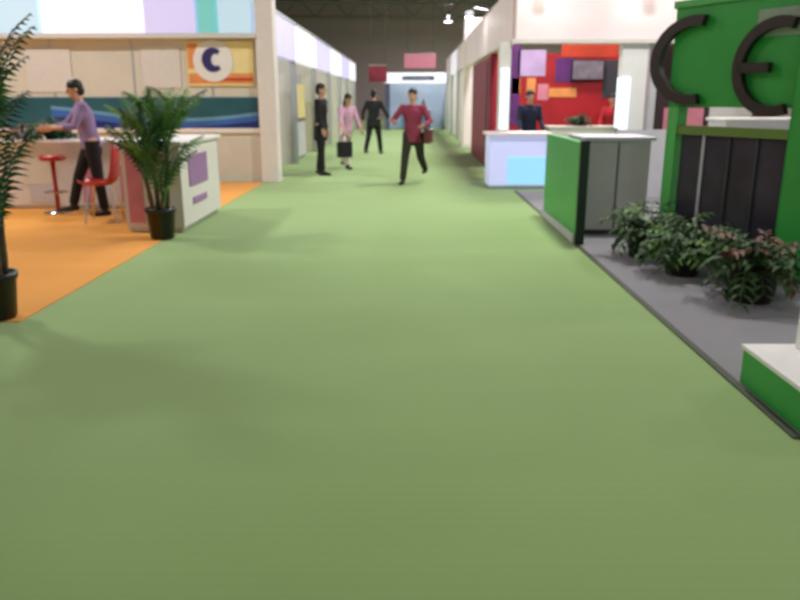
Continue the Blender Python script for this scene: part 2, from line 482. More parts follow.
def bush(loc, name, label, cat, r, ph, n, L, w, m, m2, mpot, seed, spread=75, sc=1, group=None, up=0):
    random.seed(seed)
    t = thing(name, label, cat, loc, 0, group)
    pot(t, r, ph, mpot)
    for mm, part, nn in ((m, 'foliage', n), (m2, 'tip_leaves', n // 4)):
        mb = MB()
        for k in range(nn):
            az = random.uniform(0, 2 * PI); el = R(random.uniform(90 - spread, 88)); l = L * random.uniform(.55, 1.05)
            p = Vector((random.uniform(-.5, .5) * r, random.uniform(-.5, .5) * r, ph - .03)); pts = [p.copy()]
            for i in range(6):
                p += Vector((math.cos(az) * math.cos(el), math.sin(az) * math.cos(el), math.sin(el))) * l / 6; el -= R(14); pts.append(p.copy())
            mb.loft(pts, [.004] * 7, 4, round_cap=False)
            for i in range(2, 7):
                for s in (1, -1):
                    d = (pts[i] - pts[i - 1]).normalized(); sd = d.cross(Vector((0, 0, 1)))
                    if sd.length < .1: sd = Vector((1, 0, 0))
                    leaflet(mb.bm, pts[i], sd.normalized() * s + d * .6, Vector((0, 0, 1)), w * random.uniform(1.6, 2.6), w, .8)
        mb.build(part, mm, t)
    return t
bush((2.28, 7.16, .007), 'potted_plant', 'dark bushy potted plant below the left green post', 'potted plant', .16, .24, 46, .42, .045, m_leaffern, m_leafl, m_pot, 11)
bush((2.40, 6.40, .007), 'potted_plant', 'middle bushy potted plant in front of the smoked glass panels', 'potted plant', .17, .24, 50, .44, .045, m_leaffern, m_leafl, m_brownpot, 12)
bush((2.62, 5.52, .007), 'potted_plant', 'nearest bushy potted plant in front of the right green pillar', 'potted plant', .19, .26, 56, .46, .05, m_leaffern, m_leafbrown, m_brownpot, 13)
bush((-5.0, 10.5, .96), 'potted_plant', 'dark green potted plant standing on the long white counter', 'potted plant', .10, .10, 44, .36, .04, m_leafd, m_leaf, m_pot, 15)
bush((-5.42, 10.5, .96), 'potted_plant', 'brownish leafy pot plant at the left end of the long white counter', 'potted plant', .09, .08, 36, .26, .035, m_leafbrown, m_leaffern, m_brownpot, 16)

# ------------------------------------------------------------------ red chairs
def red_chair(loc, rz, label):
    t = thing('chair', label, 'chair', loc, rz)
    mb = MB(); outer = []
    # shell: seat and back in one bent sheet, extruded
    prof = [(-.24, .47), (-.20, .45), (-.05, .44), (.10, .45), (.18, .50), (.22, .62), (.25, .80), (.27, .97)]
    bm = mb.bm; rows = []
    for i, (y, z) in enumerate(prof):
        hw = .22 if i < 5 else .22 - .012 * (i - 4) ; row = []
        for k in range(9):
            u = -1 + 2 * k / 8; c = .05 * u * u
            if i < 4: row.append(bm.verts.new((u * hw, y, z + c)))
            else: row.append(bm.verts.new((u * hw, y - c * 1.2, z)))
        rows.append(row)
    for a, b in zip(rows, rows[1:]):
        for k in range(8): bm.faces.new((a[k], a[k + 1], b[k + 1], b[k]))
    sh = mb.build('seat_shell', m_redplastic, t, smooth=True)
    so = sh.modifiers.new('t', 'SOLIDIFY'); so.thickness = .018
    for x, y in ((-.17, -.17), (.17, -.17), (-.17, .15), (.17, .15)):
        MB().tube([(x * .8, y * .8, .44), (x * 1.15, y * 1.2, 0)], .012, 8).build('leg', m_chrome, t)
    return t
red_chair((-3.86, 9.30, .007), R(-82), 'red plastic chair with tall back beside the white box counter')
st = thing('bar_stool', 'round red bar stool left of the leaning person at the long counter', 'stool', (-4.78, 9.98, .007))
MB().lathe([(0, .70), (.15, .70), (.17, .72), (.17, .75), (.14, .77), (0, .775)]).build('seat', m_redplastic, st, smooth=True)
MB().lathe([(0, .02), (.028, .02), (.028, .70), (0, .70)]).build('column', m_redplastic, st, smooth=True)
MB().lathe([(0, 0), (.19, 0), (.19, .012), (.05, .03), (.03, .05), (0, .05)]).build('base_plate', m_chrome, st, smooth=True)
MB().tube([(.15 * math.cos(a * PI / 8), .15 * math.sin(a * PI / 8), .28) for a in range(17)], .009, 8).build('foot_ring', m_chrome, st, smooth=True)
MB().tube([(-.15, 0, .28), (.15, 0, .28)], .008, 8).build('foot_bar', m_chrome, st)

# ------------------------------------------------------------------ people
def rotx(v, a):  # pitch in local frame, a>0 leans forward (towards -Y)
    return Matrix.Rotation(a, 3, 'X') @ Vector(v)

def person(label, loc, rz, H=1.72, lean=3, side=0, legs=((6, 4, 3), (-6, 6, 3)), arms=((8, 10, 12), (-6, 10, 14)), top=None, bottom=None,
           shoes=None, hair=None, long_hair=False, skirt=False, head=(0, 0), female=False, coat_len=0, hunch=0, sleeve=1.0):
    s = H / 1.75; t = thing('person', label, 'person', loc, rz)
    SH = .165 if female else .19; HP = .095
    # pelvis at origin then shift
    TR = Matrix.Rotation(R(side), 3, 'Y') @ Matrix.Rotation(R(lean), 3, 'X')
    pel = Vector((0, 0, 0))
    tp = lambda x, y, z: TR @ Vector((x, y, z))
    J = {}
    def legdir(a, ab, sg): return Vector((sg * math.sin(R(ab)), -math.sin(R(a)), -math.cos(R(a)))).normalized()
    low = 0
    for i, (sg, (a, kb, ab)) in enumerate(zip((-1, 1), legs)):
        h = Vector((sg * HP, 0, -.02)); k = h + legdir(a, ab, sg) * .43; an = k + legdir(a - kb, ab * .6, sg) * .41
        J[i] = (h, k, an, R(a - kb)); low = min(low, an.z)
    up = Vector((0, 0, -low + .085))
    for i in (0, 1): J[i] = tuple(v + up for v in J[i][:3]) + (J[i][3],)
    pel = up.copy(); T = lambda x, y, z: (TR @ Vector((x, y, z))) + pel
    neck = T(0, .0, .52); hd = Matrix.Rotation(R(head[0] + lean * .4), 3, 'X')
    hc = neck + hd @ Vector((0, -.015, .165))
    HZ = Matrix.Rotation(R(head[1]), 3, 'Z')
    hp = lambda x, y, z: hc + hd @ (HZ @ Vector((x, y, z)))
    A = []
    for sg, (a, ab, eb) in zip((-1, 1), arms):
        sh = T(sg * SH, 0, .47)
        d = Vector((sg * math.sin(R(ab)), -math.sin(R(a)) * math.cos(R(ab)), -math.cos(R(a)) * math.cos(R(ab)))).normalized()
        el = sh + d * .285
        a2 = a + eb; ab2 = ab * .35 if eb < 60 else -ab * .6
        d2 = Vector((sg * math.sin(R(ab2)), -math.sin(R(a2)) * math.cos(R(ab2)), -math.cos(R(a2)) * math.cos(R(ab2)))).normalized()
        wr = el + d2 * .25
        A.append((sg, sh, el, wr, d2))
    S = lambda v: v * s
    wid = .9 if female else 1.0
    b = MB()
    torso = [(-.08, .150, .105), (0, .165, .112), (.10, .145, .10), (.20, .142, .098), (.32, .165, .112), (.42, .172, .105), (.48, .12, .08), (.52, .058, .056)]
    b.loft([S(T(0, 0, z)) for z, _, _ in torso], [(rx * s * wid, ry * s) for _, rx, ry in torso], 18)
    b.loft([S(T(0, 0, .48)), S(neck), S(neck.lerp(hc, .6))], [.058 * s, .054 * s, .052 * s], 12)
    # head: skull, jaw, nose, ears
    HM = (hd @ HZ).to_4x4()
    b.ball(S(hp(0, .012, .035)), (.076 * s, .094 * s, .088 * s), HM)
    b.ball(S(hp(0, -.018, -.035)), (.058 * s, .066 * s, .078 * s), HM)
    b.loft([S(hp(0, -.088, .018)), S(hp(0, -.108, -.022))], [.009 * s, .014 * s], 8)
    for sg in (-1, 1): b.ball(S(hp(sg * .078, .008, -.005)), (.010 * s, .018 * s, .030 * s), HM)
    for sg, sh, el, wr, d2 in A:
        b.ball(S(sh + Vector((0, 0, -.008))), .056 * s)
        b.loft([S(T(sg * .05, 0, .45)), S(sh), S(sh.lerp(el, .35)), S(el), S(el.lerp(wr, .3)), S(wr)], [x * s for x in (.055, .050, .045, .036, .036, .025)], 12)
        # palm and five fingers, slightly curled
        side_v = Vector((0, 1, 0)) - d2 * d2.y
        if side_v.length < .2: side_v = Vector((0, 0, -1)) - d2 * -d2.z
        side_v.normalize(); inw = d2.cross(side_v).normalized()
        if inw.x * sg > 0: inw = -inw
        pc = wr + d2 * .05
        b.loft([S(wr), S(wr + d2 * .04), S(wr + d2 * .085)], [(.026 * s, .022 * s), (.036 * s, .018 * s), (.038 * s, .016 * s)], 12, xref=side_v)
        for f, (o_, ln) in enumerate(((.030, .068), (.010, .078), (-.010, .073), (-.029, .056))):
            r0 = wr + d2 * .08 - side_v * o_
            p1 = r0 + d2 * ln * .45; p2 = p1 + (d2 * .8 + inw * .5).normalized() * ln * .32; p3 = p2 + (d2 * .4 + inw * .9).normalized() * ln * .26
            b.loft([S(r0 - d2 * .02), S(r0), S(p1), S(p2), S(p3)], [.010 * s, .0095 * s, .009 * s, .0085 * s, .0075 * s], 8)
        r0 = wr + d2 * .03 - side_v * .026
        p1 = r0 + (d2 * .6 - side_v * .8).normalized() * .038; p2 = p1 + (d2 * .9 - side_v * .1 + inw * .35).normalized() * .032
        b.loft([S(r0), S(p1), S(p2)], [.012 * s, .0105 * s, .009 * s], 8)
    for i in (0, 1):
        h, k, an, ka = J[i]
        b.loft([S(h + Vector((0, 0, .05))), S(h.lerp(k, .3)), S(k), S(k.lerp(an, .3)), S(an)], [x * s for x in (.088, .080, .054, .054, .037)], 14)
        b.loft([S(an), S(an + Vector((0, .01, -.045))), S(an + Vector((0, -.14, -.055)))], [.036 * s, .035 * s, .028 * s], 10)
    b.build('body', skin, t, remesh=.0085)
    # --- clothes
    if bottom:
        c = MB()
        c.loft([S(T(0, 0, z)) for z in (-.10, 0, .13)], [(.162 * s * wid, .118 * s), (.178 * s * wid, .124 * s), (.158 * s * wid, .112 * s)], 18)
        for i in (0, 1):
            h, k, an, ka = J[i]
            if skirt:
                c.loft([S(h + Vector((0, 0, .05))), S(h.lerp(k, .5)), S(k + Vector((0, 0, -.04)))], [(.1 * s), (.11 * s), (.12 * s)], 16, round_cap=False)
            else:
                c.loft([S(h + Vector((0, 0, .05))), S(h.lerp(k, .3)), S(k), S(k.lerp(an, .5)), S(k.lerp(an, .97))], [x * s for x in (.102, .095, .074, .066, .062)], 14, round_cap=False)
        c.build('trousers', bottom, t, remesh=.013)
    if top:
        c = MB(); z0 = -.06 - coat_len
        prof = [(z0, .188, .136), (.05, .176, .128), (.10, .166, .120), (.20, .163, .118), (.32, .184, .130), (.42, .190, .122), (.475, .135, .092), (.51, .082, .076), (.53, .068, .068)]
        c.loft([S(T(0, 0, z)) for z, _, _ in prof], [(rx * s * wid, ry * s) for _, rx, ry in prof], 20, round_cap=False)
        for sg, sh, el, wr, d2 in A:
            e = el.lerp(wr, .93 * sleeve)
            c.ball(S(sh + Vector((0, 0, -.008))), .074 * s)
            c.loft([S(T(sg * .03, 0, .475)), S(T(sg * .10, 0, .462)), S(sh + Vector((0, 0, -.012)))], [.062 * s, .062 * s, .06 * s], 12)
            c.loft([S(sh), S(sh.lerp(el, .15)), S(sh.lerp(el, .4)), S(el), S(el.lerp(e, .5)), S(e)], [x * s for x in (.066, .066, .060, .052, .048, .042)], 14, round_cap=False)
        c.build('top', top, t, remesh=.013)
    for i in (0, 1):
        h, k, an, ka = J[i]; c = MB()
        c.loft([S(an + Vector((0, .0, .01))), S(an + Vector((0, .0, -.03)))], [.045 * s, .046 * s], 12)
        c.loft([S(an + Vector((0, .045, -.045))), S(an + Vector((0, -.03, -.045))), S(an + Vector((0, -.12, -.052))), S(an + Vector((0, -.165, -.056)))],
               [(.040 * s, .038 * s), (.042 * s, .039 * s), (.046 * s, .030 * s), (.038 * s, .024 * s)], 14)
        c.build('shoe', shoes or m_black, t, remesh=.012)
    # --- hair
    c = MB()
    c.ball(S(hp(0, .020, .056)), (.087 * s, .102 * s, .086 * s), HM)
    c.ball(S(hp(0, .055, -.005)), (.074 * s, .068 * s, .085 * s), HM)
    if long_hair:
        c.loft([S(hp(0, .06, .0)), S(hp(0, .085, -.10)), S(hp(0, .085, -.19))], [(.08 * s, .05 * s), (.085 * s, .042 * s), (.06 * s, .03 * s)], 14)
    c.build('hair', hair or m_hair, t, remesh=.012)
    for sg in (-1, 1):
        MB().ball(S(hp(sg * .030, -.083, .012)), .0095 * s).build('eye', m_eye, t, smooth=True)
    MB().ball(S(hp(0, -.086, -.052)), (.022 * s, .007 * s, .006 * s), HM).build('mouth', m_lip, t, smooth=True)
    return t, dict(wr=[a[3] * s for a in A], dir=[a[4] for a in A], M=Matrix.Translation(loc) @ Matrix.Rotation(rz, 4, 'Z'), s=s)

c_black = cloth('black cloth', (20, 18, 22)); c_char = cloth('charcoal cloth', (38, 40, 44)); c_lav = cloth('lavender cloth', (142, 120, 160))
c_pink = cloth('pink cloth', (206, 160, 186)); c_cream = cloth('cream cloth', (214, 200, 190)); c_maroon = cloth('maroon cloth', (140, 52, 78))
c_olive = cloth('dark olive cloth', (42, 42, 26)); c_dkred = cloth('dark red cloth', (96, 24, 30)); c_white = cloth('white cloth', (220, 218, 224))
c_navy = cloth('navy cloth', (34, 38, 66))

def gr(px, py): 
    d = ray(px, py); t = -CAMZ / d.z; return Vector((d.x * t, d.y * t, 0))

# leaning visitor at the counter (px 78 head, px 100 foot)
person('person in lavender shirt and black trousers leaning left at the long white counter', (-4.16, 9.80, .007), R(-62), 1.74, lean=9, side=-3,
       legs=((24, 8, 4), (-4, 2, 5)), arms=((38, 14, 42), (26, 12, 60)), top=c_lav, bottom=c_black, head=(8, 0), sleeve=.6)
g1 = gr(322, 175)
person('slim person dressed all in black standing in side view beside the left booths', g1, R(78), 1.79, lean=2, legs=((4, 2, 1), (-5, 3, 1)), arms=((4, 3, 14), (-2, 3, 12)),
       top=c_black, bottom=c_black, coat_len=.2)
g2 = gr(346, 168)
p2, j2 = person('person in pink blouse and cream trousers walking and carrying a black bag', g2, R(34), 1.68, lean=12, legs=((26, 8, 3), (-22, 12, 3)),
       arms=((24, 12, 10), (14, 14, 20)), top=c_pink, bottom=c_cream, female=True, long_hair=True, hair=m_hairb, head=(8, 0), sleeve=.6)
g3 = gr(374, 154)
person('person in charcoal jacket and dark trousers, farthest walker on the aisle', g3, R(160), 1.76, lean=3, legs=((14, 4, 3), (-14, 12, 3)), arms=((16, 24, 30), (-12, 24, 24)),
       top=c_char, bottom=c_black, coat_len=.1)
g4 = gr(413, 183)
p4, j4 = person('person in maroon jacket and dark olive trousers striding down the middle of the aisle', g4, R(-14), 1.72, lean=5, legs=((20, 4, 3), (-16, 38, 3)), arms=((22, 34, 62), (8, 32, 66)),
       top=c_maroon, bottom=c_olive, hair=m_hair, coat_len=.08)

def tote(hand, s, label, w, h, d, drop, m, rz):
    t = thing('bag', label, 'bag', hand + Vector((0, 0, -drop - h)), rz)
    mb = MB().box(-w / 2, w / 2, -d / 2, d / 2, 0, h, bev=.03); mb.build('bag_body', m, t)
    for y in (-d / 2 + .01, d / 2 - .01):
        pts = [(-w * .28, y, h - .05), (-w * .26, y * .8, h + drop * .5), (-w * .1, 0, h + drop), (w * .1, 0, h + drop), (w * .26, y * .8, h + drop * .5), (w * .28, y, h - .05)]
        MB().tube(pts, .010, 8).build('handle', m, t)
    return t
hand = j2['M'] @ (j2['wr'][0] + j2['dir'][0] * .09)
tote(hand, 1, 'black handbag hanging from the hand of the person in pink', .32, .34, .16, .16, c_black, R(34))
# shoulder bag of the maroon walker
M4 = j4['M']
sb = thing('bag', 'brown shoulder bag slung at the hip of the person in maroon', 'bag', M4 @ Vector((.27, .05, .72)), R(-14))
MB().box(-.06, .06, -.15, .15, 0, .26, bev=.03).build('bag_body', mat('brown leather', (92, 44, 44), .5, var=.15), sb)
MB().tube([(0, -.12, .24), (-.03, -.13, .5), (-.10, -.08, .72), (-.10, .02, .77), (-.10, .10, .70), (-.03, .13, .5), (0, .12, .24)], .012, 8).build('strap', MATS['brown leather'], sb)

# ------------------------------------------------------------------ left row of booths beyond the pillar
names = ['first booth beyond the pale pillar on the left, lavender lit fascia and grey counter', 'second booth beyond the pillar on the left with white lit fascia',
         'third booth beyond the pillar on the left, lit fascia above beige panels', 'fourth booth beyond the pillar on the left, smaller in the distance',
         'fifth booth beyond the pillar on the left, far down the aisle', 'last booth of the left row, nearest the end of the hall']
def row_booth(y0, ln, side, X, label, mfas, mwall, mpan, depth=3.4, group='booths along the left of the aisle', ztop=3.15, zb=2.35, name='exhibition_booth'):
    t = thing(name, label, 'booth', (X, y0, 0), 0, group)
    sg = side; bx = lambda a, b: (min(sg * a, sg * b), max(sg * a, sg * b))
    MB().box(*bx(depth, depth + .06), 0, ln, 0, 2.5).build('back_panel', mwall, t)
    MB().box(*bx(.05, depth), ln - .06, ln, 0, 2.5).build('side_panel', mwall, t)
    for y in (.06, ln - .12):
        MB().box(*bx(-.04, .06), y - .05, y + .05, 0, zb, bev=.008).build('post', m_alu, t)
    MB().box(*bx(-.06, .10), .02, ln - .02, zb, ztop, bev=.01).build('fascia', mfas, t)
    MB().box(*bx(-.08, .12), .0, ln, ztop, ztop + .06).build('fascia_cap', m_alu, t)
    MB().box(*bx(.4, depth - .1), ln - .075, ln - .06, .9, 2.2).build('poster', mpan, t)
    MB().box(*bx(depth - .015, depth), .4, ln - .5, .9, 2.2).build('poster', mpan, t)
    return t
fas = [m_lb_lav, m_lb_white, m_lb_lav, m_lb_white, m_lb_lav, m_lb_white]
pans = [m_lavender, m_lgrey, m_yellow, m_lavender, m_lgrey, m_pinkprint]
y = 14.25
for i in range(6):
    row_booth(y, 3.95, -1, -2.74, names[i], fas[i], m_beige, pans[i]); y += 3.98
def small_counter(loc, w, d, h, m, mt, label, rz=0, group=None, mid=None):
    t = thing('display_counter', label, 'counter', loc, rz, group)
    MB().box(-w / 2, w / 2, -d / 2, d / 2, .05, h - .04, bev=.006).build('body', m, t)
    MB().box(-w / 2 - .03, w / 2 + .03, -d / 2 - .03, d / 2 + .03, h - .04, h, bev=.006).build('counter_top', mt, t)
    MB().box(-w / 2 + .04, w / 2 - .04, -d / 2 + .04, d / 2 - .04, 0, .05).build('plinth', m_dgrey, t)
    return t
small_counter((-3.1, 15.6, 0), .5, 1.5, 1.0, m_lgrey, m_offwhite, 'light grey display counter just behind the pale pillar on the left')
small_counter((-3.1, 19.9, 0), .5, 1.5, 1.0, m_lgrey, m_dgrey, 'light grey display counter with dark top, behind the person in black')
small_counter((-3.1, 24.2, 0), .5, 1.4, 1.0, m_white, m_offwhite, 'white display counter in the third booth of the left row')
# leaning banner stand inside the first booths
def banner(loc, w, h, m, label, rz=0, base=m_alu):
    t = thing('banner_stand', label, 'banner', loc, rz)
    MB().box(-w / 2, w / 2, -.006, .006, .06, h).build('banner_sheet', m, t)
    MB().box(-w / 2 - .02, w / 2 + .02, -.09, .09, 0, .06, bev=.01).build('base', base, t)
    MB().box(-w / 2, w / 2, -.012, .012, h, h + .03).build('top_bar', base, t)
    MB().tube([(0, .02, .05), (0, .02, h)], .01, 8).build('support_pole', base, t)
    return t
banner((-3.45, 17.5, 0), .7, 1.95, m_purple, 'violet roll up banner in the first booth beyond the pillar')
banner((-3.3, 21.4, 0), .7, 1.9, m_yellow, 'pale yellow roll up banner in the second booth beyond the pillar')

# ------------------------------------------------------------------ booth closing the aisle
te = thing('exhibition_booth', 'small white and blue booth closing the far end of the aisle', 'booth', (.4, 38, 0))
eo = (.4, 38, 0)
MB(eo).box(-1.25, 2.0, 38, 38.2, 2.25, 2.75, bev=.01).build('fascia', m_lb_white, te)
MB(eo).box(-1.25, -1.0, 38, 38.25, 0, 2.25).build('post', mat('slate blue post', (88, 90, 120), .5), te)
MB(eo).box(1.75, 2.0, 38, 38.25, 0, 2.25).build('post', m_offwhite, te)
MB(eo).box(-1.25, 2.0, 40.4, 40.5, 0, 2.5).build('back_panel', mat('pale blue panel', (178, 196, 220), .6), te)
MB(eo).box(-1.25, -1.2, 38.2, 40.4, 0, 2.5).build('side_panel', m_lgrey, te)
MB(eo).box(1.95, 2.0, 38.2, 40.4, 0, 2.5).build('side_panel', m_lgrey, te)
MB(eo).box(-.4, 1.2, 38.02, 38.0, 2.38, 2.6).build('name_strip', m_teal, te)
small_counter((.3, 38.9, 0), 1.5, .5, 1.0, m_lblue, m_white, 'light blue counter inside the booth at the end of the aisle')

def hanging(loc, w, h, m, label, top=9):
    t = thing('hanging_banner', label, 'banner', loc)
    MB().box(-w / 2, w / 2, -.02, .02, 0, h).build('banner_sheet', m, t)
    MB().tube([(-w / 2, 0, h), (w / 2, 0, h)], .03, 8).build('top_bar', m_alu, t)
    for x in (-w * .4, w * .4): MB().tube([(x, 0, h), (x, 0, top - loc[2])], .012, 6).build('cord', m_dgrey, t)
    return t
hanging((at(420, 68, 42).x, 42, at(420, 68, 42).z), 1.7, .75, m_pinkprint, 'pink banner hanging above the booth at the end of the aisle')
hanging((at(378, 82, 34).x, 34, at(378, 82, 34).z), .8, .7, m_maroon, 'dark maroon banner hanging left of the aisle end booth')

# ------------------------------------------------------------------ right row
# far pink pillared booths
names_r = ['pink fronted booth with pale pillar beyond the maroon panel on the right', 'next booth of the right row beyond the pink pillar', 'last booth of the right row near the end of the aisle']
y = 25.0
for i in range(3):
    row_booth(y, 4.1, 1, 1.80, names_r[i], [m_pinkwhite, m_lb_white, m_pinkwhite][i], m_offwhite, m_lgrey, group='booths along the right of the aisle', ztop=3.3, zb=2.5)
    y += 4.15
pt = thing('pillar', 'tall pinkish white square pillar between the maroon panel and the far booths', 'pillar', (1.95, 24.4, 0))
MB().box(-.27, .27, -.27, .27, .12, 3.9, bev=.02).build('shaft', m_pinkwhite, pt)
MB().box(-.31, .31, -.31, .31, 0, .12, bev=.01).build('base', m_offwhite, pt)

# red booth
rb = thing('exhibition_booth', 'big booth with pinkish white fascia and red interior on the right', 'booth', (3.5, 13, 0))
ro = (3.5, 13, 0)
RX0, RX1, RY0, RY1 = 1.76, 6.2, 13.2, 17.0
MB(ro).box(RX0, RX1 + 3, RY0 - .1, RY0 + .12, 2.46, 3.45, bev=.02).build('fascia', m_pinkwhite, rb)
MB(ro).box(RX0 - .04, RX0 + .16, RY0 + .12, 24.1, 2.46, 3.35, bev=.02).build('fascia', m_pinkwhite, rb)
MB(ro).box(RX0 - .06, RX1 + 3, RY0 - .14, RY0 + .14, 2.40, 2.46).build('fascia_rail', m_offwhite, rb)
MB(ro).box(RX0, RX1, RY1, RY1 + .08, 0, 2.46).build('back_panel', m_red, rb)
MB(ro).box(RX1 - .06, RX1, RY0 + .1, RY1, 0, 2.46).build('side_panel', m_maroon, rb)
for px, w, m in ((504, .20, m_offwhite), (632, .44, m_white), (652, .12, m_lgrey)):
    x = at(px, 90, RY0).x
    MB(ro).box(x - w / 2, x + w / 2, RY0 - .05, RY0 + .15, 0, 2.42, bev=.012).build('column', m, rb)
x = at(504, 90, RY0).x
MB(ro).box(x - .07, x + .07, RY0 - .09, RY0 - .052, 1.0, 2.0, bev=.01).build('light_strip', m_lb_tube, rb)
x = at(622, 90, RY0).x
MB(ro).box(x - .11, x + .11, RY0 - .09, RY0 - .052, .95, 1.85, bev=.01).build('light_strip', m_lb_tube, rb)
# maroon side wall to the aisle
MB(ro).box(RX0 - .02, RX0 + .08, 16.9, 21.4, 0, 2.40).build('side_wall', m_maroon, rb)
MB(ro).box(RX0 - .035, RX0 - .02, 17.3, 17.6, .2, 2.3).build('side_stripe', mat('dark plum', (70, 14, 32), .6), rb)
MB(ro).box(RX0 - .02, RX0 + .1, 21.4, 21.7, 0, 2.40).build('end_post', m_pinkwhite, rb)
# back wall dressing
def fl(name, a, b, c_, d_, m, k=0, Y=RY1): return flat(name, a, b, c_, d_, Y - k * .012, .011, m, rb, ro)
fl('header_print', 562, 43, 618, 57, m_orange_red)
fl('violet_print', 506, 44, 518, 125, m_purple)
fl('lavender_poster', 519, 50, 545, 76, m_lavender)
fl('orange_poster', 512, 78, 520, 94, m_orange); fl('orange_poster', 527, 78, 535, 94, m_orange)
fl('dark_print', 556, 58, 576, 82, m_purple)
fl('dark_print', 604, 60, 622, 98, m_dgrey)
fl('beige_print', 548, 88, 576, 97, m_orange)
fl('pink_poster', 538, 84, 548, 100, m_pinkprint)
tv = thing('monitor', 'grey screen monitor mounted on the red wall of the pink fronted booth', 'monitor', (at(588, 70, 16.9).x, 16.92, at(588, 70, 16.9).z))
cas = MB().box(-.36, .36, -.03, .03, -.22, .22, bev=.01).build('casing', m_black, tv)
MB().box(-.33, .33, -.036, -.03, -.19, .19).build('screen', mat('grey screen', (128, 118, 130), .2, var=.25, scale=6), cas)
MB().box(-.08, .08, .03, .08, -.08, .08).build('wall_bracket', m_dgrey, tv)

for px_ in (478, 540, 637, 700):
    sx_ = at(px_, 20, RY0).x if px_ > 500 else RX0
    yy = RY0 - .1 if px_ > 500 else 18.0
    dx, dy = (0, -1) if px_ > 500 else (-1, 0)
    ar = MB(ro).tube([(sx_, yy, 3.45), (sx_ + dx * .3, yy + dy * .3, 3.5), (sx_ + dx * .42, yy + dy * .42, 3.42)], .015, 8).build('lamp_arm', m_alu, rb)
    hd_ = MB(ro).box(sx_ + dx * .42 - .1, sx_ + dx * .42 + .1, yy + dy * .42 - .08, yy + dy * .42 + .08, 3.3, 3.42, bev=.02).build('lamp_head', m_alu, ar)
    MB(ro).box(sx_ + dx * .42 - .08, sx_ + dx * .42 + .08, yy + dy * .42 - .065, yy + dy * .42 + .065, 3.285, 3.3).build('lens', m_lamp, hd_)
    sp_ = bpy.data.lights.new('arm_light', 'POINT'); sp_.energy = 5; sp_.color = (1, .93, .84); sp_.shadow_soft_size = .06
    sl_ = bpy.data.objects.new('arm_light', sp_); col.objects.link(sl_); sl_.parent = rb
    sl_.location = Vector((sx_ + dx * .44, yy + dy * .44, 3.2)) - Vector(ro)

# lit counter at the corner
lc = thing('reception_counter', 'glowing pale blue reception counter at the aisle corner of the red booth', 'counter', (2.0, 13.3, 0))
lo_ = (2.0, 13.3, 0)
a, b = at(489, 140, 12.9), at(549, 140, 12.9)
MB(lo_).box(a.x, b.x, 12.85, 13.5, .05, .90, bev=.03).build('body', m_lb_counter2, lc)
MB(lo_).box(a.x + .32, b.x - .02, 12.83, 12.85, .08, .55, bev=.004).build('lit_front', m_lb_counter, lc)
MB(lo_).box(a.x - .05, b.x + .04, 12.78, 13.55, .90, .95, bev=.01).build('counter_top', m_pinkwhite, lc)
MB(lo_).box(a.x + .04, b.x - .04, 12.9, 13.45, 0, .05).build('plinth', m_lgrey, lc)
# counter inside red booth
small_counter((3.4, 14.7, 0), 1.5, .55, 1.0, m_offwhite, m_beige, 'low white counter inside the red booth below the monitor')
person('person with black hair and dark navy suit standing behind the glowing blue counter', (2.32, 14.9, 0), R(10), 1.66, lean=2, arms=((14, 10, 30), (10, 10, 30)), top=c_navy, bottom=c_black)
person('person in red shirt standing inside the red booth under the monitor', (4.12, 15.6, 0), R(-20), 1.6, lean=3, arms=((18, 12, 40), (10, 12, 30)), top=cloth('red cloth', (176, 32, 44)), bottom=c_black, female=True)
bush((3.25, 14.7, 1.0), 'potted_plant', 'small dark green plant on the white counter inside the red booth', 'potted plant', .09, .09, 30, .24, .035, m_leafd, m_leaf, m_pot, 21)
# dark partition & grey wall between red booth and green frame
o = MB((4.6, 11.9, 0)); o.box(3.2, 6.8, 11.8, 11.88, 0, 1.04); dpw = thing('partition_wall', 'light grey low partition behind the green frame and grey counter', 'partition', (4.6, 11.9, 0))
o.build('panel', m_lgrey, dpw)
a = MB((4.6, 11.9, 0)); [a.box(x - .02, x + .02, 11.78, 11.9, 0, 1.07) for x in (3.2, 4.2, 5.2, 6.2, 6.8)]; a.build('frame', m_alu, dpw)
# pale fabric drape wall further right
o = thing('partition_wall', 'tall dark brown partition right of the white columns of the red booth', 'partition', (5.3, 13.6, 0))
MB((5.3, 13.6, 0)).box(4.25, 6.1, 13.6, 13.68, 0, 2.4).build('panel', mat('dark brown panel', (58, 36, 40), .6), o)
MB((5.3, 13.6, 0)).box(4.5, 5.2, 13.58, 13.6, .9, 1.35).build('pink_print', m_pinkprint, o)
MB((5.3, 13.6, 0)).box(5.3, 6.05, 13.58, 13.6, .8, 1.8).build('white_print', m_offwhite, o)

# ------------------------------------------------------------------ green end panel + grey counter
gp = thing('end_panel', 'bright green waist high panel edged dark, standing at the aisle edge', 'panel', (1.8, 8.8, 0))
go = (1.8, 8.8, 0)
MB(go).box(1.76, 1.84, 7.82, 9.75, .10, 1.07, bev=.006).build('board', m_green, gp)
MB(go).box(1.755, 1.85, 7.76, 7.82, .011, 1.09, bev=.006).build('dark_edge', mat('very dark green', (16, 44, 24), .5), gp)
MB(go).box(1.74, 1.86, 7.82, 9.80, .011, .10).build('plinth', m_lgrey, gp)
gc = thing('reception_counter', 'grey reception counter behind the green end panel', 'counter', (2.3, 8.7, .007))
go = (2.3, 8.7, 0)
MB(go).box(1.93, 2.66, 8.35, 9.1, .06, 1.05, bev=.008).build('body', m_grey, gc)
MB(go).box(1.91, 2.70, 8.30, 9.15, 1.05, 1.09, bev=.008).build('counter_top', m_lgrey, gc)
MB(go).box(1.97, 2.62, 8.40, 9.05, 0, .06).build('plinth', m_dgrey, gc)
MB(go).box(2.30, 2.315, 8.342, 8.35, .08, 1.03).build('panel_joint', m_dgrey, gc)

